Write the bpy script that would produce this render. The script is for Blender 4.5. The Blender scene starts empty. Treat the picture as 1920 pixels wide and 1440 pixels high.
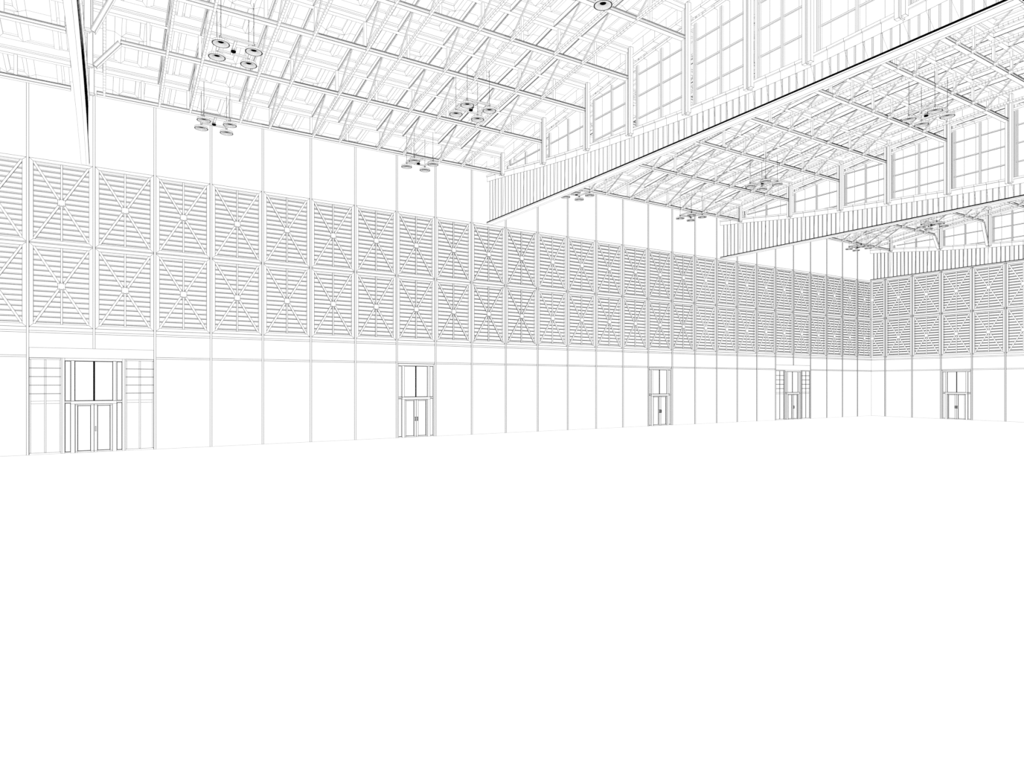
import bpy, math
from mathutils import Vector
C = bpy.context.scene.collection
F = 1202.53; YAW = 0.547918; HY = 718.62; CAMZ = 3.0
SY, CY = math.sin(YAW), math.cos(YAW)
D = 33.354; X0 = -3.3078; B = 2.31955; XB = X0 + 27*B     # long wall plane, first column, bay width, end wall plane

def proj(p):
    d = p[0]*SY + p[1]*CY
    if d < 0.5: return None
    return 960 + F*(p[0]*CY - p[1]*SY)/d, HY - F*(p[2]-CAMZ)/d
def seen(lo, hi, m=50):
    """does the box from lo to hi fall inside the photographed part of the hall"""
    xs = []; ys = []
    for x in (lo[0], hi[0]):
        for y in (lo[1], hi[1]):
            for z in (lo[2], hi[2]):
                q = proj((x, y, z))
                if q is None: return (hi[0]*SY + hi[1]*CY) > 4
                xs.append(q[0]); ys.append(q[1])
    return max(xs) > -m and min(xs) < 1920+m and max(ys) > -m and min(ys) < 1440+m

# ---------------------------------------------------------------- materials
def mat_diffuse(name, col, grain=0.0):
    m = bpy.data.materials.new(name); m.use_nodes = True
    nt = m.node_tree; nt.nodes.clear()
    out = nt.nodes.new('ShaderNodeOutputMaterial')
    df = nt.nodes.new('ShaderNodeBsdfDiffuse'); df.inputs['Color'].default_value = (*col, 1)
    if grain:
        tc = nt.nodes.new('ShaderNodeTexCoord'); nz = nt.nodes.new('ShaderNodeTexNoise')
        nz.inputs['Scale'].default_value = 3.0
        rp = nt.nodes.new('ShaderNodeMapRange')
        rp.inputs['To Min'].default_value = col[0]-grain; rp.inputs['To Max'].default_value = col[0]
        nt.links.new(tc.outputs['Object'], nz.inputs['Vector'])
        nt.links.new(nz.outputs['Fac'], rp.inputs['Value'])
        cb = nt.nodes.new('ShaderNodeCombineColor')
        for k in ('Red', 'Green', 'Blue'): nt.links.new(rp.outputs['Result'], cb.inputs[k])
        nt.links.new(cb.outputs['Color'], df.inputs['Color'])
    nt.links.new(df.outputs['BSDF'], out.inputs['Surface'])
    return m
WHITE = mat_diffuse('matt_white_paint', (0.985,)*3, 0.006)
FLOORM = mat_diffuse('smooth_white_floor', (0.985,)*3, 0.004)
INK = mat_diffuse('fine_black_arris_line', (0.0,)*3)
GLASS = bpy.data.materials.new('frosted_white_glazing'); GLASS.use_nodes = True
nt = GLASS.node_tree; nt.nodes.clear()
_o = nt.nodes.new('ShaderNodeOutputMaterial'); _a = nt.nodes.new('ShaderNodeBsdfDiffuse'); _b = nt.nodes.new('ShaderNodeBsdfTranslucent')
_m = nt.nodes.new('ShaderNodeMixShader'); _m.inputs[0].default_value = 0.0
_a.inputs['Color'].default_value = (0.99,)*3+(1,); _b.inputs['Color'].default_value = (0.99,)*3+(1,)
nt.links.new(_a.outputs[0], _m.inputs[1]); nt.links.new(_b.outputs[0], _m.inputs[2]); nt.links.new(_m.outputs[0], _o.inputs[0])

# ---------------------------------------------------------------- mesh builder
LW = 0.315       # line weight
ROOF = [False]
def bow(y): return 0.27*(1-((y-11)/22.3)**2)      # the roof swings out a little towards mid-hall
def weight(p):
    d = max(8.0, p[0]*SY + p[1]*CY)
    return LW*d/F
class MB:
    def __init__(s): s.v = []; s.f = []; s.fm = []; s.e = {}
    def face(s, pts, m=0):
        n = len(s.v); s.v += [tuple(p) for p in pts]; s.f.append(tuple(range(n, n+len(pts)))); s.fm.append(m)
    def edge(s, a, b):
        a = tuple(round(c, 4) for c in a); b = tuple(round(c, 4) for c in b)
        if a != b: s.e[(a, b) if a < b else (b, a)] = 1
    def hexa(s, q, m=0, edges=True):
        for i in ((0,3,2,1),(4,5,6,7),(0,1,5,4),(1,2,6,5),(2,3,7,6),(3,0,4,7)): s.face([q[k] for k in i], m)
        if edges:
            for a, b in ((0,1),(1,2),(2,3),(3,0),(4,5),(5,6),(6,7),(7,4),(0,4),(1,5),(2,6),(3,7)): s.edge(q[a], q[b])
    def box(s, x0, x1, y0, y1, z0, z1, m=0, edges=True):
        s.hexa([(x0,y0,z0),(x1,y0,z0),(x1,y1,z0),(x0,y1,z0),(x0,y0,z1),(x1,y0,z1),(x1,y1,z1),(x0,y1,z1)], m, edges)
    def beam(s, p, q, w, h, up=(0,0,1), m=0):
        p, q, up = Vector(p), Vector(q), Vector(up)
        t = (q-p).normalized(); sd = t.cross(up).normalized(); u = sd.cross(t)
        r = []
        for c in (p, q):
            r += [c - sd*w/2 - u*h/2, c + sd*w/2 - u*h/2, c + sd*w/2 + u*h/2, c - sd*w/2 + u*h/2]
        s.hexa(r, m)
    def sweep(s, prof, ys, zf, rings=True, m=0):
        """profile (x, dz) closed, carried along points y with base height zf(y)"""
        R = [[(x, y, zf(y)+dz) for x, dz in prof] for y in ys]; n = len(prof)
        for a, b in zip(R, R[1:]):
            for i in range(n):
                j = (i+1) % n
                s.face([a[i], a[j], b[j], b[i]], m); s.edge(a[i], b[i])
        for k, a in enumerate(R):
            if rings or k in (0, len(R)-1):
                for i in range(n): s.edge(a[i], a[(i+1) % n])
        s.face(R[0], m); s.face(R[-1][::-1], m)
    def cyl(s, c, r0, r1, z0, z1, n=24, m=0, verts=True, cap=True):
        A = [(c[0]+r0*math.cos(2*math.pi*i/n), c[1]+r0*math.sin(2*math.pi*i/n), z0) for i in range(n)]
        Bq = [(c[0]+r1*math.cos(2*math.pi*i/n), c[1]+r1*math.sin(2*math.pi*i/n), z1) for i in range(n)]
        for i in range(n):
            j = (i+1) % n
            s.face([A[i], A[j], Bq[j], Bq[i]], m); s.edge(A[i], A[j]); s.edge(Bq[i], Bq[j])
            if verts: s.edge(A[i], Bq[i])
        if cap: s.face(A[::-1], m); s.face(Bq, m)
        return A, Bq
    def build(s, name, parent=None, lw=1.0, mats=None, org=None, r=None, clip=None):
        org = Vector(org if org is not None else (parent['_o'] if parent is not None and '_o' in parent else (0, 0, 0)))
        V = [Vector(v) for v in s.v]; E_ = list(s.e)
        if ROOF[0]:
            V = [Vector((v.x+bow(v.y), v.y, v.z)) for v in V]
            E_ = [((a[0]+bow(a[1]),)+a[1:], (b[0]+bow(b[1]),)+b[1:]) for a, b in E_]
        Fc = list(s.f); Fm = list(s.fm)
        pts = V or [Vector(a) for a, b in E_]
        cen = sum(pts, Vector())/len(pts)
        if r is None: r = weight(cen)*lw
        for a, b in E_:
            a = Vector(a); b = Vector(b); t = (b-a).normalized()
            u = t.cross(Vector((0, 0, 1)) if abs(t.z) < 0.9 else Vector((0, 1, 0))).normalized(); w = t.cross(u)
            n = len(V)
            a2 = a - t*r*0.5; b2 = b + t*r*0.5
            for c in (a2, b2):
                for k in range(4):
                    g = math.pi/2*k + math.pi/4
                    V.append(c + u*r*math.cos(g) + w*r*math.sin(g))
            for k in range(4):
                l = (k+1) % 4
                Fc.append((n+k, n+l, n+4+l, n+4+k)); Fm.append(1)
        me = bpy.data.meshes.new(name)
        me.from_pydata([v-org for v in V], [], Fc)
        for mt in (mats or (WHITE, INK)): me.materials.append(mt)
        me.polygons.foreach_set('material_index', Fm)
        if clip:
            import bmesh
            bm = bmesh.new(); bm.from_mesh(me)
            bmesh.ops.bisect_plane(bm, geom=bm.verts[:]+bm.edges[:]+bm.faces[:], plane_co=Vector(clip[0])-org, plane_no=clip[1], clear_outer=True)
            bm.to_mesh(me); bm.free()
        me.update()
        o = bpy.data.objects.new(name, me); C.objects.link(o)
        if parent is not None: o.parent = parent
        else: o.location = org
        return o
def thing(name, label, cat, loc, group=None):
    o = bpy.data.objects.new(name, None); C.objects.link(o); o.location = loc; o['_o'] = tuple(loc)
    o['label'] = label; o['category'] = cat; o.empty_display_size = 0.2
    if group: o['group'] = group
    return o
def struct(o): o['kind'] = 'structure'; return o
def sroot(name, loc):
    o = bpy.data.objects.new(name, None); C.objects.link(o); o.location = loc; o['_o'] = tuple(loc); o['kind'] = 'structure'; return o
ORD = ['zeroth','first','second','third','fourth','fifth','sixth','seventh','eighth','ninth','tenth','eleventh','twelfth','thirteenth','fourteenth','fifteenth','sixteenth','seventeenth','eighteenth','nineteenth','twentieth','twenty-first','twenty-second','twenty-third','twenty-fourth','twenty-fifth','twenty-sixth','twenty-seventh','twenty-eighth']
def lerp_fn(kn):
    kn = sorted(kn)
    def f(y):
        if y <= kn[0][0]: a, b = kn[0], kn[1]
        elif y >= kn[-1][0]: a, b = kn[-2], kn[-1]
        else:
            for a, b in zip(kn, kn[1:]):
                if a[0] <= y <= b[0]: break
        return a[1] + (b[1]-a[1])*(y-a[0])/(b[0]-a[0])
    return f

# ---------------------------------------------------------------- floor and walls
m = MB(); m.face([(-22,-16,0),(XB+0.3,-16,0),(XB+0.3,D+0.3,0),(-22,D+0.3,0)])
o = m.build('floor', mats=(FLOORM, INK)); struct(o)

WTOP = 15.6
m = MB(); m.box(-22, XB+0.3, D+0.16, D+0.36, 0, WTOP, edges=False)
big = [(0, 2), (21, 23)]           # wide entrances span two bays
small = [7, 15]
# wall skin above and below the louvre band, door bays left open
def skinA(xa, xb, za, zb): m.box(xa, xb, D, D+0.16, za, zb, edges=False)
skinA(-22, XB, 12.47, WTOP)
xs = -22.0
for ka, kb in sorted(big + [(k, k+1) for k in small]):
    xa, xb = X0+ka*B, X0+kb*B
    skinA(xs, xa, 0, 5.34); skinA(xa, xb, 4.08, 5.34); xs = xb
skinA(xs, XB, 0, 5.34)
m.edge((-22, D-0.005, 0), (X0, D-0.005, 0))
for k in range(27):
    if not any(a <= k < b for a, b in big) and k not in small: m.edge((X0+k*B, D-0.005, 0), (X0+(k+1)*B, D-0.005, 0))
m.edge((XB-0.01, D-0.01, 0), (XB-0.01, D-0.01, 12.5))
struct(m.build('wall_left', r=0.0075))

YB = [D - B*(0.5515+k) for k in range(-1, 7)]     # column lines of the end wall, YB[0] lies behind the corner
m = MB()
m.box(XB+0.16, XB+0.36, -16, D+0.3, 0, 12.9, edges=False)
m.box(XB, XB+0.16, -16, YB[4], 0, 5.34, edges=False); m.box(XB, XB+0.16, YB[3], D, 0, 5.34, edges=False)
m.box(XB, XB+0.16, YB[4], YB[3], 4.08, 5.34, edges=False)
m.edge((XB-0.005, D, 0), (XB-0.005, YB[3], 0)); m.edge((XB-0.005, YB[4], 0), (XB-0.005, 10, 0))
struct(m.build('wall_right', r=0.0125))

tn = [0]
def trim(mb, lw=1.0, r=None):
    tn[0] += 1; return struct(mb.build('trim_%d' % tn[0], lw=lw, r=r))
HW = 0.042
for k in range(-1, 27):
    x = X0+k*B; segs = [(0, 15.6)]
    if k in (1, 22): segs = [(4.5, 15.6)]
    mb = MB()
    for za, zb in segs: mb.box(x-HW, x+HW, D-0.05, D+0.04, za, zb)
    trim(mb, 1.15)
for k in range(1, 7):
    mb = MB(); y = YB[k]; mb.box(XB-0.05, XB+0.04, y-HW, y+HW, 0, 12.45); trim(mb, 1.3)
# two thin ledges, bay by bay
for k in range(-2, 27):
    xa, xb = X0+k*B+HW, X0+(k+1)*B-HW
    mb = MB(); mb.box(xa, xb, D-0.03, D+0.02, 5.13, 5.215)
    if not any(a <= k < b for a, b in big): mb.box(xa, xb, D-0.03, D+0.02, 4.10, 4.175)
    trim(mb, 1.25)
for k in range(0, 6):
    ya, yb = YB[k+1]+HW, min(YB[k]-HW, D-0.01)
    mb = MB(); mb.box(XB-0.03, XB+0.02, ya, yb, 5.13, 5.215); mb.box(XB-0.03, XB+0.02, ya, yb, 4.10, 4.175)
    trim(mb, 1.0)

# ---------------------------------------------------------------- louvred panels
def louvre_panel(base, U, z0, z1, label, group, W=B, clip=None):
    """base: lower corner at the column line, U: unit vector along the wall (left to right), depth goes into the wall"""
    U = Vector(U); N = Vector((0, 0, 1)).cross(U).normalized()   # into the wall
    if (Vector(base)+N).dot(N) < Vector(base).dot(N): N = -N
    base = Vector(base); H = z1-z0
    def P(u, dpt, z): return base + U*u + N*dpt + Vector((0, 0, z))
    def bx(mb, u0, u1, d0, d1, za, zb, mm=0, edges=True):
        mb.hexa([P(u0,d0,za),P(u1,d0,za),P(u1,d1,za),P(u0,d1,za),P(u0,d0,zb),P(u1,d0,zb),P(u1,d1,zb),P(u0,d1,zb)], mm, edges)
    t = thing('louvre_panel', label, 'louvre panel', P(W/2, 0, 0), group)
    g = 0.045; fw = 0.14; u0, u1 = g, W-g; a0, a1 = u0+fw, u1-fw; zb0, zb1 = 0.022, H-0.022; c0, c1 = zb0+fw*0.92, zb1-fw*0.92
    mb = MB()                                   # mitred frame
    for q in ([(u0,zb0),(u1,zb0),(a1,c0),(a0,c0)], [(u1,zb0),(u1,zb1),(a1,c1),(a1,c0)], [(u1,zb1),(u0,zb1),(a0,c1),(a1,c1)], [(u0,zb1),(u0,zb0),(a0,c0),(a0,c1)]):
        mb.hexa([P(u,-0.005,z) for u, z in q] + [P(u,0.13,z) for u, z in q])
    kw = dict(clip=clip) if clip else {}
    mb.build('frame', t, **kw)
    mb = MB(); n = 15; pitch = (c1-c0)/n
    for i in range(n):
        z = c0 + (i+0.5)*pitch
        if P(0,0,0).x < 30:
          mb.edge(P(a0,0.07,z-0.024),P(a1,0.07,z-0.024)); mb.edge(P(a0,0.11,z-0.030),P(a1,0.11,z-0.030))
        mb.hexa([P(a0,0.035,z-0.018),P(a1,0.035,z-0.018),P(a1,0.145,z-0.034),P(a0,0.145,z-0.034),
                 P(a0,0.035,z+0.014),P(a1,0.035,z+0.014),P(a1,0.145,z-0.002),P(a0,0.145,z-0.002)])
    mb.build('slats', t, lw=0.82 if P(0,0,0).x < 30 else 1.3, **kw)
    far = 1.0 if P(0,0,0).x < 20 else 0.75 if P(0,0,0).x < 35 else 0.5
    uc, zc = W/2, H/2; pw, ph = 0.13, 0.13
    for su in (-1, 1):
        for sz in (-1, 1):
            ca = Vector((uc+su*0.10, zc+sz*0.13)); cb = Vector((uc+su*(W/2-g-fw), zc+sz*(H/2-0.012-fw*0.92)))
            dv = (cb-ca).normalized(); nv = Vector((-dv.y, dv.x))*0.045
            q = [ca-nv, ca+nv, cb+nv+dv*0.02, cb-nv+dv*0.02]
            mb = MB(); mb.hexa([P(v.x,0.002,v.y) for v in q] + [P(v.x,0.03,v.y) for v in q])
            if clip and max((P(v.x,0,v.y)-Vector(clip[0])).dot(Vector(clip[1])) for v in q) > 0: 
                if su < 0: continue
            mb.build('brace', t, lw=far, **kw)
    for sz in (-1, 1):
        za, zb = (zc+0.14, c1) if sz > 0 else (c0, zc-0.14)
        mb = MB(); bx(mb, uc-0.036, uc+0.036, 0.001, 0.032, za, zb); mb.build('mullion', t, lw=far, **kw)
    mb = MB(); k = 0.015                          # centre plate with notched corners
    q = [(-pw,-ph+k),(-pw+k,-ph+k),(-pw+k,-ph),(pw-k,-ph),(pw-k,-ph+k),(pw,-ph+k),(pw,ph-k),(pw-k,ph-k),(pw-k,ph),(-pw+k,ph),(-pw+k,ph-k),(-pw,ph-k)]
    Fq = [P(uc+a,-0.04,zc+b) for a, b in q]; Bq = [P(uc+a,-0.02,zc+b) for a, b in q]
    mb.face(Fq)
    for i in range(12):
        j = (i+1) % 12; mb.face([Fq[i],Fq[j],Bq[j],Bq[i]]); mb.edge(Fq[i],Fq[j])
    pl = mb.build('centre_plate', t, lw=0.9*far)
    pl['_o'] = t['_o']
    for su in (-1, 1):
        for sz in (-1, 1):
            mb = MB(); bx(mb, uc+su*0.07-0.01, uc+su*0.07+0.01, -0.05, -0.04, zc+sz*0.10-0.01, zc+sz*0.10+0.01, 1, False)
            if W and (P(0,0,0)-Vector((0,0,0))).length < 48: mb.build('bolt', pl, org=t['_o'])
    return t
ZP = [(5.35, 8.905), (8.905, 12.46)]
for row, (za, zb) in enumerate(ZP):
    rn = ('lower', 'upper')[row]
    for k in range(-1, 27):
        if k == -1: lab = '%s louvred panel cut by the left edge of the picture' % rn
        else: lab = '%s louvred panel with crossed braces, long left wall, %s whole one from left' % (rn, ORD[k+1])
        louvre_panel((X0+k*B, D, za), (1, 0, 0), za, zb, lab, rn + ' row of louvred panels on the long wall')
    for k in range(0, 6):
        if k == 0: lab = '%s half-width louvred panel on the end wall, right beside the corner' % rn
        else: lab = '%s louvred panel with crossed braces, end wall, %s whole one from corner' % (rn, ORD[k])
        louvre_panel((XB, YB[k], za), (0, -1, 0), za, zb, lab, rn + ' row of louvred panels on the end wall', clip=((0, D-0.075, 0), (0, 1, 0)) if k == 0 else None)

# ---------------------------------------------------------------- doors
dn = [0]
def door(base, U, wide):
    U = Vector(U); N = Vector((0, 0, 1)).cross(U).normalized()
    if (Vector(base)+N).dot(N) < 0: N = -N
    if U.y < 0: N = Vector((1, 0, 0))
    base = Vector(base)
    def P(u, d, z): return base + U*u + N*d + Vector((0, 0, z))
    def bx(mb, u0, u1, d0, d1, za, zb, mm=0, edges=True):
        mb.hexa([P(u0,d0,za),P(u1,d0,za),P(u1,d1,za),P(u0,d1,za),P(u0,d0,zb),P(u1,d0,zb),P(u1,d1,zb),P(u0,d1,zb)], mm, edges)
    dn[0] += 1; t = sroot('door_%d' % dn[0], base)
    half = B if wide else B/2
    mb = MB()
    for s in (-1, 1):
        def sp(a, b, d0, d1, za, zb): bx(mb, min(s*a, s*b), max(s*a, s*b), d0, d1, za, zb)
        sp(1.05, 1.13, -0.01, 0.13, 0, 4.08)        # outer jamb
        sp(0.70, 0.82, -0.01, 0.13, 2.24, 3.98)
        sp(0.69, 0.84, -0.02, 0.13, 0, 2.11)
        sp(0.84, 1.05, 0.01, 0.12, 2.16, 2.22)       # sidelight transom
        sp(0.84, 1.05, 0.01, 0.12, 0, 0.05)
    bx(mb, -1.05, 1.05, -0.005, 0.12, 3.97, 4.08)
    bx(mb, -0.84, 0.84, -0.03, 0.12, 2.11, 2.23)
    bx(mb, -0.012, 0.012, 0.04, 0.1, 2.24, 3.97, 1)
    if not wide:
        bx(mb, -half+0.04, -1.13, 0.0, 0.13, 0, 4.08); bx(mb, 1.13, half-0.04, 0.0, 0.13, 0, 4.08)
    mb.build('door_frame', t, lw=1.0)
    def glazing(u0, u1, z0, z1, name, d=0.06, par=t, gk=0.022):
        mb = MB(); bx(mb, u0, u1, d, d+0.012, z0, z1, 0, False)
        o = mb.build(name, par, mats=(GLASS, INK), org=t['_o'])
        mb = MB()                                    # black rubber seal round the pane
        bx(mb, u0, u0+gk, d-0.015, d, z0, z1, 1, False); bx(mb, u1-gk, u1, d-0.015, d, z0, z1, 1, False)
        bx(mb, u0, u1, d-0.015, d, z0, z0+gk, 1, False); bx(mb, u0, u1, d-0.015, d, z1-gk, z1, 1, False)
        o2 = mb.build('seal', par, org=t['_o']); return o
    glazing(-0.70, -0.012, 2.24, 3.96, 'transom_pane'); glazing(0.012, 0.70, 2.24, 3.96, 'transom_pane')
    for s in (-1, 1):
        a, b = sorted((s*0.84, s*1.05))
        glazing(a, b, 0.05, 2.15, 'sidelight_pane'); glazing(a, b, 2.24, 3.96, 'sidelight_pane')
        mb = MB()
        a, b = sorted((s*0.005, s*0.67))
        fr = 0.10
        for q in ((a, a+fr*(1.15 if s > 0 else 0.7), 0.01, 2.09), (b-fr*(0.7 if s > 0 else 1.15), b, 0.01, 2.09)): bx(mb, q[0], q[1], 0.01, 0.055, q[2], q[3])
        bx(mb, a, b, 0.012, 0.055, 0.01, 0.07); bx(mb, a, b, 0.012, 0.055, 2.04, 2.09)
        lf = mb.build('leaf', t, lw=1.0); lf['_o'] = t['_o']
        glazing(a+fr*(1.15 if s > 0 else 0.7), b-fr*(0.7 if s > 0 else 1.15), 0.07, 2.04, 'leaf_pane', 0.045, lf)
        if s > 0 or not wide:
            mb = MB(); u = s*0.06
            bx(mb, u-0.014, u+0.014, -0.07, -0.045, 0.92, 1.12); bx(mb, u-0.014, u+0.014, -0.045, 0.012, 0.92, 0.945); bx(mb, u-0.014, u+0.014, -0.045, 0.012, 1.095, 1.12)
            mb.build('handle', lf, org=t['_o'], lw=1.3)
    if wide:
        for s in (-1, 1):
            mb = MB()
            def sp(a, b, d0, d1, za, zb): bx(mb, min(s*a, s*b), max(s*a, s*b), d0, d1, za, zb)
            for a, b in ((1.18, 1.225), (1.70, 1.755), (2.22, 2.27)): sp(a, b, 0.0, 0.1, 0.075, 3.995)
            sp(1.18, 2.27, 0.0, 0.1, 4.0, 4.06); sp(1.18, 2.27, 0.0, 0.1, 0.0, 0.07); sp(1.225, 2.22, 0.01, 0.1, 2.14, 2.25)
            for z in (2.56, 2.92, 3.28, 3.64): sp(1.18, 2.27, 0.005, 0.05, z-0.008, z+0.008)
            sp(1.13, 1.18, 0.0, 0.13, 0, 4.08)
            mb.build('side_screen', t, lw=1.0)
            mb = MB(); sp(1.2, 2.25, 0.06, 0.075, 0.05, 4.02); mb.e.clear(); mb.build('side_pane', t, mats=(GLASS, INK))
        mb = MB(); bx(mb, -half+0.045, half-0.045, -0.035, 0.02, 4.08, 4.50); mb.build('head_panel', t)
door((X0+B, D, 0), (1, 0, 0), True)
door((X0+7.5*B, D, 0), (1, 0, 0), False)
door((X0+15.5*B, D, 0), (1, 0, 0), False)
door((X0+22*B, D, 0), (1, 0, 0), True)
door((XB, (YB[3]+YB[4])/2, 0), (0, -1, 0), False)

# ---------------------------------------------------------------- roof profiles
ROOF[0] = True
YT = [31.59, 27.54, 23.98, 21.06, 17.82, 14.94, 12.68, 9.8, 7.0]       # truss lines, counted from the long wall
bc = lerp_fn([(36.5,14.25),(31.59,14.91),(27.54,15.40),(23.98,15.76),(21.06,16.10),(17.82,16.35),(14.94,16.47),(12.68,16.50),(9.8,16.47),(7.0,16.33),(0,15.6)])
tc = lerp_fn([(36.5,15.35),(31.59,16.07),(27.54,16.65),(23.98,17.04),(21.06,17.42),(17.82,17.70),(14.94,17.83),(12.68,17.86),(9.8,17.83),(7.0,17.7),(0,17.0)])
dk = lambda y: tc(y) + 0.42
zf = lerp_fn([(33.35,14.99),(30.6,14.66),(28.3,14.34),(26.06,14.08),(23.6,13.83),(21.18,13.62),(17.9,13.36),(14.8,13.2),(12.6,13.14),(9.75,13.2),(6.5,13.35),(0,14.0)])
XG = [-1.57, 18.62, 38.9, 59.14]
GW = 0.36
JY = [33.35,32.4,31.35,30.3,29.27,28.22,27.3,26.33,25.49,24.59,23.75,22.92,22.17,21.44,20.72,20.01,19.33,18.69,18.09,17.45,16.84,16.29,15.72,15.16,14.6,14.05,13.5,12.95,12.4,11.85,11.3,10.75,10.2,9.6,9.0,8.4,7.8,7.1,6.4,5.6]
JY = [y*(1+0.0125*bow(y)/0.27) for y in JY]
GN = ['nearest the camera at left', 'in the middle foreground', 'behind the middle one', 'against the end wall']

def I_beam(mb, p, q, w=0.2, h=0.15, tf=0.018, tw=0.02, dark=()):
    """I section from p to q, p and q on the underside centre line"""
    p, q = Vector(p), Vector(q); t = (q-p).normalized(); sd = t.cross(Vector((0,0,1))).normalized(); u = sd.cross(t)
    if dark:
        for k in dark: mb.edge(p + sd*(w/2-k) + u*(h-tf), q + sd*(w/2-k) + u*(h-tf))
    for (wa, za, zb) in ((w, 0, tf), (tw, tf, h-tf), (w, h-tf, h)):
        r = []
        for c in (p, q): r += [c - sd*wa/2 + u*za, c + sd*wa/2 + u*za, c + sd*wa/2 + u*zb, c - sd*wa/2 + u*zb]
        mb.hexa(r)

wn = [0]
for gi, xg in enumerate(XG):
    GW = 0.36
    if gi == 0: xg, GW = -1.44, 0.24
    g = thing('roof_girder', 'deep girder with corrugated fascia and clerestory posts, %s' % GN[gi], 'girder', (xg, 14, 12.45), 'roof girders across the hall')
    ymin = max(4.5, (0.27*xg))
    js = [y for y in JY if y > ymin-1.5]
    # corrugated fascia, one sheet per stretch between posts
    cuts = [33.32] + [y for y in YT if y > ymin] 
    faces = (-1, 1) if gi < 3 else (-1,)
    for side in faces:
        xa = xg if side < 0 else xg+GW
        for ya, yb in zip(cuts, cuts[1:]):
            if gi and side > 0 : pass
            pts = [(ya, 0)]
            y = ya
            while y > yb + 0.02:
                per = 0.265 + 0.055*max(0, min(1, (y-12)/21))
                flat = per - 0.05; y2 = max(yb, y-flat)
                pts.append((y2, 0))
                if y2 - 0.05 > yb:
                    pts += [(y2-0.012, 0.03), (y2-0.038, 0.03), (y2-0.05, 0)]; y = y2-0.05
                else: break
            if pts[-1][0] > yb: pts.append((yb, 0))
            mb = MB()
            for (p0, d0), (p1, d1) in zip(pts, pts[1:]):
                x0_, x1_ = xa - side*d0, xa - side*d1
                mb.face([(x0_,p0,12.58),(x1_,p1,12.58),(x1_,p1,zf(p1)),(x0_,p0,zf(p0))])
                mb.edge((x0_,p0,zf(p0)), (x1_,p1,zf(p1))); mb.edge((x0_,p0,12.58),(x1_,p1,12.58))
                mb.edge((x1_,p1,12.58),(x1_,p1,zf(p1)))
            sm = MB()
            if side < 0:
                for y in js:
                    if yb < y <= ya and y < 33:
                        yy = 21+(y-21)*1.018; sm.edge((xa-0.004, y, zf(y)), (xa-0.004, min(yy, 33.3), 12.6))
            if seen((xa-0.1, yb, 12.5), (xa+0.1, ya, 15)):
                fs = mb.build('fascia_sheet', g, lw=0.85 if side < 0 else 1.7)
                for e in sm.e:
                    s1 = MB(); s1.e = {e: 1}; s1.build('seam', fs, lw=0.45, org=g['_o'])
        mb = MB(); yend = cuts[-1]
        sx = xa - (0.055 if gi else 0.0) if side < 0 else xa - 0.005
        for ya, yb in zip(cuts, cuts[1:]): mb.box(sx, sx+0.06, yb, ya, 12.535, 12.582, 1, False)  # black strip added for the shadow gap and crowded edges below the sheets
        mb.build('shadow_gap_strip', g).data.name = 'shadow_gap_strip'
    mb = MB()
    for a_, b_ in ((xg-(0.05 if gi else 0.01), xg+GW*0.72), (xg+GW*0.72, xg+GW+0.04)):
        mb.sweep([(a_,0),(b_,0),(b_,0.055),(a_,0.055)], cuts, lambda y: 12.47, rings=False)
    mb.build('soffit', g, lw=0.8)
    # stone sill in short blocks, header arch above the glazing
    zg = lambda y: tc(y) - 0.78
    for side in faces:
        nw = 0.16 if gi else 0.11
        def pr(l): return [(xg + (a if side < 0 else GW - a), b) for a, b in l]
        secs = [js[i:i+9] for i in range(0, len(js)-1, 8)]
        for sec in secs:
            if len(sec) < 2: continue
            mb = MB(); mb.sweep(pr([(0,0),(0,0.28),(0.10,0.28),(0.10,0)]), sec, zf)
            mb.sweep(pr([(-0.05,0.28),(-0.05,0.37),(nw,0.37),(nw,0.28)]), sec, zf)
            if seen((xg, sec[-1], 13), (xg+0.2, sec[0], 15.3)): mb.build('sill', g, lw=0.8)
            if side > 0: continue
            mb = MB(); mb.sweep(pr([(0.02,0),(0.02,0.10),(0.30,0.10),(0.30,0)]), [min(y, 30.9) for y in sec if y < 31.4] if sec[0] > 31 else sec, lambda y: max(zg(y), zf(y)+0.4))
            mb.sweep(pr([(-0.10,0.32),(-0.10,0.42),(0.2,0.42),(0.2,0.32)]), sec, lambda y: max(zg(y), zf(y)+0.4))
            mb.sweep(pr([(-0.02,0.42),(-0.02,0.95),(0.2,0.95),(0.2,0.42)]), sec, lambda y: max(zg(y), zf(y)+0.4))
            if seen((xg, sec[-1], 15.5), (xg+0.2, sec[0], 17.5)): mb.build('header', g, lw=0.75)
    # posts
    for side in faces:
        for j, y in enumerate(YT):
            if y < ymin: continue
            xa, xb = (xg-0.2, xg-0.05) if side < 0 else (xg+GW+0.05, xg+GW+0.2)
            z0 = zf(y)+0.06; z1 = tc(y)+0.02
            if not seen((xa, y-0.2, z0), (xb, y+0.2, z1)): continue
            mb = MB()
            mb.box(xa, xb, y-0.06, y+0.06, z0+0.03, z1)
            mb.box(xa+0.03, xb+0.04, y-0.13, y-0.085, z0, z1); mb.box(xa+0.03, xb+0.04, y-0.085, y-0.06, z0+0.05, z1)
            mb.box(xa+0.01, xb+0.02, y-0.24, y-0.13, z0+0.05, z1)
            mb.build('post', g, lw=0.85)
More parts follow.
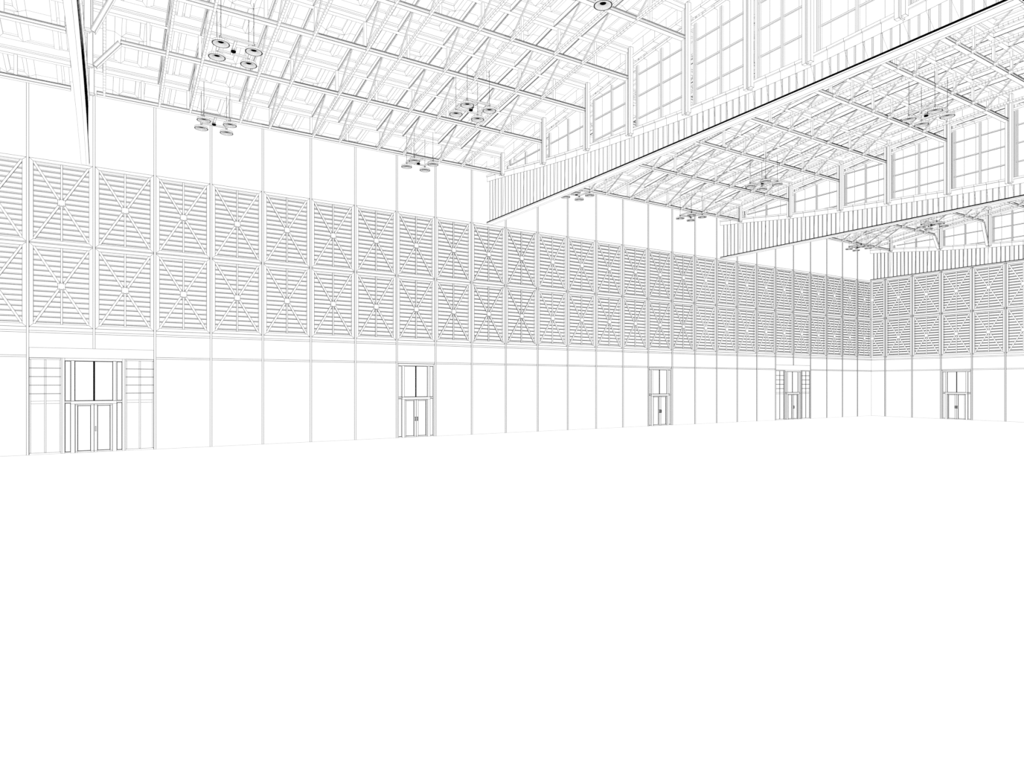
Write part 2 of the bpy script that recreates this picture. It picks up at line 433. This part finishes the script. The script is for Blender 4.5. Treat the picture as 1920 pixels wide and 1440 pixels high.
    # glazing between posts
    if True:
        gx = xg+0.16 if gi < 3 else xg+0.12
        stops = [33.3] + YT
        for j, (ya, yb) in enumerate(zip(stops, stops[1:])):
            if j == 0 or yb < ymin-3: continue
            if not seen((gx, yb, 13.3), (gx+0.1, ya, 17)): continue
            wn[0] += 1
            w = sroot('window_%d' % wn[0], (gx, (ya+yb)/2, zf((ya+yb)/2)+0.37))
            ya2, yb2 = ya-0.26, yb+0.02
            ys = [ya2] + [y for y in JY if yb2 < y < ya2] + [yb2]
            lo = lambda y: zf(y)+0.30; hi = lambda y: max(zg(y)+0.02, lo(y)+0.05)
            mb = MB()
            for p0, p1 in zip(ys, ys[1:]):
                mb.face([(gx+0.03,p0,lo(p0)),(gx+0.03,p1,lo(p1)),(gx+0.03,p1,hi(p1)),(gx+0.03,p0,hi(p0))])
                if p1 != yb2: mb.edge((gx+0.03,p1,lo(p1)), (gx+0.03,p1,hi(p1)))
            mb.build('window_pane', w, mats=(GLASS, INK), lw=0.8)
            mb = MB(); ym = (ya2+yb2)/2
            for yc, hw in ((ya2-0.02, 0.02), (ya2-0.10, 0.02), (yb2+0.03, 0.02)): mb.box(gx-0.05, gx+0.03, yc-hw, yc+hw, lo(yc), hi(yc))
            mb.build('window_frame', w, lw=0.8)
            mb = MB()
            mb.box(gx-0.045, gx+0.03, ym-0.05, ym+0.05, lo(ym), hi(ym))
            for dy in (-0.02, 0.015): mb.edge((gx-0.046, ym+dy, lo(ym)), (gx-0.046, ym+dy, hi(ym)))
            mb.build('mullion', w, lw=0.7)
            for zb in (14.38, 15.34, 16.27):
                yy = [ya2 - (ya2-yb2)*i/40 for i in range(41)]
                ok = [y for y in yy if lo(y)+0.05 < zb < hi(y)-0.04]
                if len(ok) > 3:
                    mb = MB(); mb.box(gx-0.02, gx+0.02, ok[-1], ok[0], zb-0.022, zb+0.022); mb.build('glazing_bar', w, lw=1.0)

# ---------------------------------------------------------------- trusses
BN = ['far-left', 'foreground', 'middle', 'far']
XN = [-0.62, 1.38, 2.57, 4.63, 5.9, 7.9, 9.19, 11.15, 12.55, 14.58, 15.96]      # bracing stations within a bay
XV = [0.76, 2.5, 4.22, 5.96, 7.83, 9.6, 11.35, 13.08, 14.84, 16.69]               # web posts within a bay
for bay in range(4):
    off = (bay-1)*20.24
    xa, xb = -0.9+off, (XG[bay]-0.2)
    if bay == 0: xa = -13.0
    for j, y in enumerate(YT):
        if not (seen((xa, y-0.2, bc(y)), (xb, y+0.2, tc(y)), 10) and any(seen((xa+(xb-xa)*i/3, y, bc(y)), (xa+(xb-xa)*(i+1)/3, y, bc(y)+0.2), 0) for i in range(3))): continue
        t = thing('roof_truss', 'steel roof truss, %s roof bay, %s from the long wall' % (BN[bay], ORD[j+1]), 'truss', ((xa+xb)/2, y, bc(y)), 'parallel trusses of the %s roof bay' % BN[bay])
        z = bc(y)
        left, right = xa+(0.78 if j else 0.02), xb - (0.75 if bay == 3 and j else 0)
        n = 3
        for i in range(n):
            p, q = left+(right-left)*i/n, left+(right-left)*(i+1)/n
            mb = MB(); I_beam(mb, (p, y, z), (q, y, z), dark=(0.02, 0.04) if i == n-1 or bay < 2 and i else (0.03,))
            # drop the joint lines between consecutive lengths
            for e in [e for e in mb.e if abs(e[0][0]-e[1][0]) < 1e-3 and ((i and abs(e[0][0]-p) < 1e-3) or (i < n-1 and abs(e[0][0]-q) < 1e-3))]: del mb.e[e]
            if seen((p, y, z), (q, y, z+0.2)): mb.build('bottom_chord', t, lw=0.95)
            mb = MB(); zt = tc(y)-0.2; p2 = xa-0.15 if i == 0 else p; q2 = xb if i == n-1 else q
            mb.box(p2, q2, y-0.1, y+0.1, zt, zt+0.2); mb.edge((p2, y-0.101, zt+0.15), (q2, y-0.101, zt+0.15))
            for e in [e for e in mb.e if abs(e[0][0]-e[1][0]) < 1e-3 and ((i and abs(e[0][0]-p2) < 1e-3) or (i < n-1 and abs(e[0][0]-q2) < 1e-3))]: del mb.e[e]
            if seen((p2, y, zt), (q2, y, zt+0.2)): mb.build('top_chord', t, lw=0.75)
        if j and bay: 
            mb = MB(); I_beam(mb, (xa+0.05, y, zf(y)+0.12), (left+0.03, y, z)); mb.build('haunch', t, lw=0.9)
        if j and bay == 3:
            mb = MB(); I_beam(mb, (right-0.03, y, z), (xb, y, zf(y)+0.12)); mb.build('haunch', t, lw=0.9)
        for x in XV:
            x += off
            if xa < x < xb and seen((x-0.1, y, z), (x+0.1, y, zt), 5):
                mb = MB(); mb.box(x-0.055, x+0.055, y-0.045, y+0.045, z+0.15, zt); mb.build('web_post', t, lw=0.7)
    # bracing between trusses: ladder beam below, purlin above, tie rod
    for j in range(-1, len(YT)-1):
        ya = YT[j] if j >= 0 else 36.0; yb = YT[j+1]
        if j >= 0:
            for i, x in enumerate(XN):
                x += off
                if not (XG[bay-1]+GW if bay else -30) < x < XG[bay]-0.3: continue
                if not seen((x-0.1, yb, bc(ya)), (x+0.1, ya, tc(yb)), 0): continue
                t = thing('roof_brace', 'roof bracing unit, %s bay, %s strip from long wall, %s from left' % (BN[bay], ORD[j+1], ORD[i+1]), 'roof brace', (x, (ya+yb)/2, bc(ya)), 'bracing units of the %s roof bay' % BN[bay])
                n = 18
                yy = [ya-0.1-(ya-yb-0.0)*k/n for k in range(n+1)]
                mb = MB(); mb.sweep([(x-0.045,-0.02),(x+0.045,-0.02),(x+0.045,0.07),(x-0.045,0.07)], yy, bc); mb.build('ladder_beam', t, lw=0.75)
                yy = [ya-0.1-(ya-yb-0.2)*k/9 for k in range(10)]
                mb = MB(); mb.sweep([(x-0.05,-0.20),(x-0.02,-0.20),(x-0.02,-0.02),(x-0.05,-0.02)], yy, tc, rings=False)
                mb.build('purlin', t, lw=1.35); mb = MB()
                mb.sweep([(x+0.0,-0.14),(x+0.05,-0.14),(x+0.05,-0.03),(x+0.0,-0.03)], yy, tc); mb.build('purlin_flange', t, lw=0.8)
                if i:
                    ym = ya-(ya-yb)*0.57
                    mb = MB(); mb.beam((x-0.02, ya-0.08, bc(ya)+0.06), (x, ym, tc(ym)-0.14), 0.035, 0.035); mb.build('tie_rod', t, lw=0.8)

# ---------------------------------------------------------------- ceiling deck and skylights
cn = [0]
XSK = [-0.05, 3.38, 6.85, 10.2, 13.6, 17.0]
for bay in range(4):
    off = (bay-1)*20.24
    xa, xb = XG[bay]-20.24+GW-0.1, XG[bay]+0.02
    if bay == 0: xa = -13
    for j in range(-1, len(YT)-1):
        ya = YT[j] if j >= 0 else 36.2; yb = YT[j+1]; ym = (ya+yb)/2 if j >= 0 else 33.9
        if not seen((xa, yb, dk(ya)), (xb, ya, dk(yb)+0.3), 5): continue
        sk = [x+off for x in (XSK if bay else [12.78, 16.19]) if xa < x+off-0.25 and x+off+1.0 < xb]
        ya1, yb1 = ya-0.16, yb+0.16
        # deck sheets between the skylights, built as one ceiling strip
        mb = MB(); xs = [xa] + [v for x in sk for v in (x-0.23, x+0.98)] + [xb]
        for p, q in zip(xs[::2], xs[1::2]):
            for u, v in ((ya1, ym), (ym, yb1)):
                mb.face([(p,u,dk(u)),(q,u,dk(u)),(q,v,dk(v)),(p,v,dk(v))])
                mb.edge((p,u,dk(u)),(q,u,dk(u))); mb.edge((p,v,dk(v)),(q,v,dk(v)))
                mb.edge((p,u,dk(u)),(p,v,dk(v))); mb.edge((q,u,dk(u)),(q,v,dk(v)))
        # downstand roof ribs halfway between the skylights
        for x in [sk[0]-1.66] + [x+1.75 for x in sk] if sk else []:
            if not (xa+0.2 < x and x+0.5 < xb): continue
            for u, v in ((ya1, ym), (ym, yb1)):
                for a_, b_, h_ in ((x, x+0.17, -0.14), (x+0.25, x+0.43, -0.09)):
                    mb.hexa([(a_,v,dk(v)+h_),(b_,v,dk(v)+h_),(b_,u,dk(u)+h_),(a_,u,dk(u)+h_),(a_,v,dk(v)+0.05),(b_,v,dk(v)+0.05),(b_,u,dk(u)+0.05),(a_,u,dk(u)+0.05)])
        # casing over each truss
        for (y, s) in ((ya1, 1), (yb1, -1)):
            zt = tc(y)
            mb.face([(xa,y,zt+0.02),(xb,y,zt+0.02),(xb,y,dk(y)),(xa,y,dk(y))])
            mb.edge((xa,y,zt+0.02),(xb,y,zt+0.02)); mb.edge((xa,y,zt+0.30),(xb,y,zt+0.30)); mb.edge((xa,y,zt+0.36),(xb,y,zt+0.36))
        y = yb; mb.face([(xa,y+0.16,tc(y)+0.02),(xb,y+0.16,tc(y)+0.02),(xb,y-0.16,tc(y)+0.02),(xa,y-0.16,tc(y)+0.02)])
        # upper skin that closes the roof above the skylights
        for u, v in ((ya1, ym), (ym, yb1)): mb.face([(xa,u,dk(u)+0.5),(xb,u,dk(u)+0.5),(xb,v,dk(v)+0.5),(xa,v,dk(v)+0.5)])
        cn[0] += 1
        o = mb.build('ceiling' if cn[0] == 1 else 'ceiling_%d' % cn[0], lw=0.72); struct(o)
        for i, x in enumerate(sk):
            if not seen((x-0.3, yb, dk(ya)-0.2), (x+1.1, ya, dk(yb)+0.3), 0): continue
            t = thing('skylight', 'long double skylight, %s roof bay, %s strip from long wall, %s from left' % (BN[bay], ORD[j+2], ORD[i+1]), 'skylight', (x+0.375, ym, dk(ym)), 'skylights of the %s roof bay' % BN[bay])
            mb = MB(); panes = []
            for u, v in ((ya1, ym), (ym, yb1)):
                sgn = 1 if u == ya1 else 0
                uu = u - (0.16); vv = v + (0.16)
                A = [(x-0.23,u),(x+0.98,u),(x+0.98,v),(x-0.23,v)]; Bq = [(x,u),(x+0.75,u),(x+0.75,v),(x,v)]; Cq = [(x+0.14,uu),(x+0.61,uu),(x+0.61,vv),(x+0.14,vv)]
                A3 = [(a,b,dk(b)) for a, b in A]; B3 = [(a,b,dk(b)-0.13) for a, b in Bq]; C3 = [(a,b,dk(b)-0.07) for a, b in Cq]; E3 = [(a,b,dk(b)+0.0) for a, b in Cq]
                for L0, L1, full in ((A3, B3, 0), (B3, C3, 1), (C3, E3, 1)):
                    for k in range(4):
                        l = (k+1) % 4
                        if not full and k in (0, 2): 
                            mb.edge(L1[k], L1[l]); continue
                        mb.face([L0[k],L0[l],L1[l],L1[k]]); mb.edge(L1[k], L1[l])
                    for k in range(4):
                        if full or (k in (2, 3) and sgn) or (k in (0, 1) and not sgn) or True: mb.edge(L0[k], L1[k])
                panes.append(E3)
            mb.build('frame', t, lw=0.76)
            for E3 in panes:
                mb = MB(); mb.face(E3); mb.build('pane', t, mats=(GLASS, INK))

# ---------------------------------------------------------------- pendant lamp clusters
def onz(z, x, y):
    d = (z-3)*F/(HY-y); u = (x-960)/F*d
    return d*SY+u*CY, d*CY-u*SY
ROOF[0] = False
LP = [((441, 101), 14.2, 'at the top left of the picture'), ((404, 237), 14.2, 'below the one at top left'), ((886, 210), 14.2, 'near picture centre, higher of two'),
      ((787, 310), 14.2, 'lowest one in front of the blank wall'), ((1083, 367.5), 14.2, 'just under the foreground girder'), ((1296, 408), 14.2, 'low in the middle roof bay'),
      ((1432, 347), 14.2, 'in the centre of the middle roof bay'), ((1740, 220.5), 14.2, 'at upper right under the middle bay'), ((1610, 466), 14.2, 'far bay, leftmost of two'),
      ((1748.5, 424.5), 14.2, 'far bay, rightmost of two'), ((1126, -19), 14.2, 'cut off by the top edge of the picture')]
for (px, py), z, where in LP:
    cx, cy = onz(z, px, py)
    t = thing('lamp_cluster', 'cluster of four round high-bay lamps, %s' % where, 'lamp', (cx, cy, z-0.05), 'hanging lamp clusters')
    h = 0.51
    mb = MB()
    for s in (-1, 1):
        mb.beam((cx-h, cy+s*h, z+0.22), (cx+h, cy+s*h, z+0.22), 0.07, 0.05); mb.beam((cx+s*h, cy-h, z+0.22), (cx+s*h, cy+h, z+0.22), 0.07, 0.05)
    mb.beam((cx-0.05, cy-h, z+0.2), (cx-0.05, cy+h, z+0.2), 0.07, 0.05)
    mb.build('mounting_frame', t, lw=0.9)
    mb = MB(); mb.cyl((cx-0.05, cy+0.05), 0.07, 0.08, z+0.06, z+0.10, 12, 1); mb.cyl((cx-0.05, cy+0.05), 0.05, 0.05, z+0.10, z+0.18, 12)
    mb.build('hub', t)
    for sx in (-1, 1):
        for sy in (-1, 1):
            c = (cx+sx*h, cy+sy*h)
            mb = MB(); R = 0.265
            mb.cyl(c, R, R*0.98, z-0.03, z+0.045, 24, 0, True, False)
            mb.cyl(c, R*0.98, R*0.3, z+0.045, z+0.11, 24, 0, False, True)
            n = 32
            o_ = [(c[0]+R*math.cos(6.28318*i/n), c[1]+R*math.sin(6.28318*i/n), z-0.03) for i in range(n)]
            i_ = [(c[0]+R*0.55*math.cos(6.28318*i/n), c[1]+R*0.55*math.sin(6.28318*i/n), z-0.01) for i in range(n)]
            k_ = [(c[0]+R*0.34*math.cos(6.28318*i/n), c[1]+R*0.34*math.sin(6.28318*i/n), z+0.03) for i in range(n)]
            for i in range(n):
                k = (i+1) % n
                mb.face([o_[k], o_[i], i_[i], i_[k]]); mb.edge(o_[i], i_[i]); mb.face([i_[k], i_[i], k_[i], k_[k]]); mb.edge(i_[i], k_[i]); mb.edge(o_[i], o_[k])
            mb.face(k_, 1)
            hd = mb.build('lamp_head', t, lw=0.62)
            mb = MB()
            for i in range(n):
                k = (i+1) % n; oo = lambda q, f: (c[0]+(q[0]-c[0])*f, c[1]+(q[1]-c[1])*f, z-0.031)
                mb.face([oo(o_[k],1.04), oo(o_[i],1.04), oo(o_[i],0.92), oo(o_[k],0.92)], 1)
            mb.build('rim', hd, org=t['_o'])
            mb = MB(); mb.cyl(c, 0.03, 0.03, z+0.11, z+0.24, 8); 
            mb.build('coupling', hd, org=t['_o'])
            mb = MB(); mb.cyl(c, 0.008, 0.008, z+0.24, z+1.62, 6, 1, False); mb.e.clear(); mb.build('hanger_rod', hd, org=t['_o'])

for o in bpy.data.objects:
    if '_o' in o: del o['_o']

# ---------------------------------------------------------------- light: even overcast daylight from every side
w = bpy.data.worlds.new('overcast_sky'); bpy.context.scene.world = w; w.use_nodes = True
bg = w.node_tree.nodes.get('Background') or w.node_tree.nodes.new('ShaderNodeBackground')
bg.inputs['Color'].default_value = (1, 1, 1, 1); bg.inputs['Strength'].default_value = 1.0

cam = bpy.data.cameras.new('camera'); co = bpy.data.objects.new('camera', cam); C.objects.link(co)
cam.sensor_width = 36; cam.sensor_fit = 'HORIZONTAL'; cam.lens = 36*F/1920
cam.shift_y = -(720-HY)/1920
cam.clip_end = 500
co.location = (0, 0, CAMZ); co.rotation_euler = (math.pi/2, 0, -YAW)
sc = bpy.context.scene; sc.camera = co
sc.view_settings.view_transform = 'Standard'; sc.view_settings.look = 'None'
sc.view_settings.gamma = 1; sc.view_settings.use_curve_mapping = False
sc.view_settings.exposure = 0.06
sc.cycles.max_bounces = 24; sc.cycles.diffuse_bounces = 24; sc.cycles.transmission_bounces = 12
sc.cycles.use_denoising = False; sc.cycles.use_adaptive_sampling = False
# ambient daylight: interreflection in the all-white hall is approximated by an even sky fill
sc.cycles.use_fast_gi = True; sc.cycles.fast_gi_method = 'REPLACE'; sc.cycles.ao_bounces = 1; sc.cycles.ao_bounces_render = 1
w.light_settings.distance = 0.001; w.light_settings.ao_factor = 1.0
print('objects', len(bpy.data.objects))
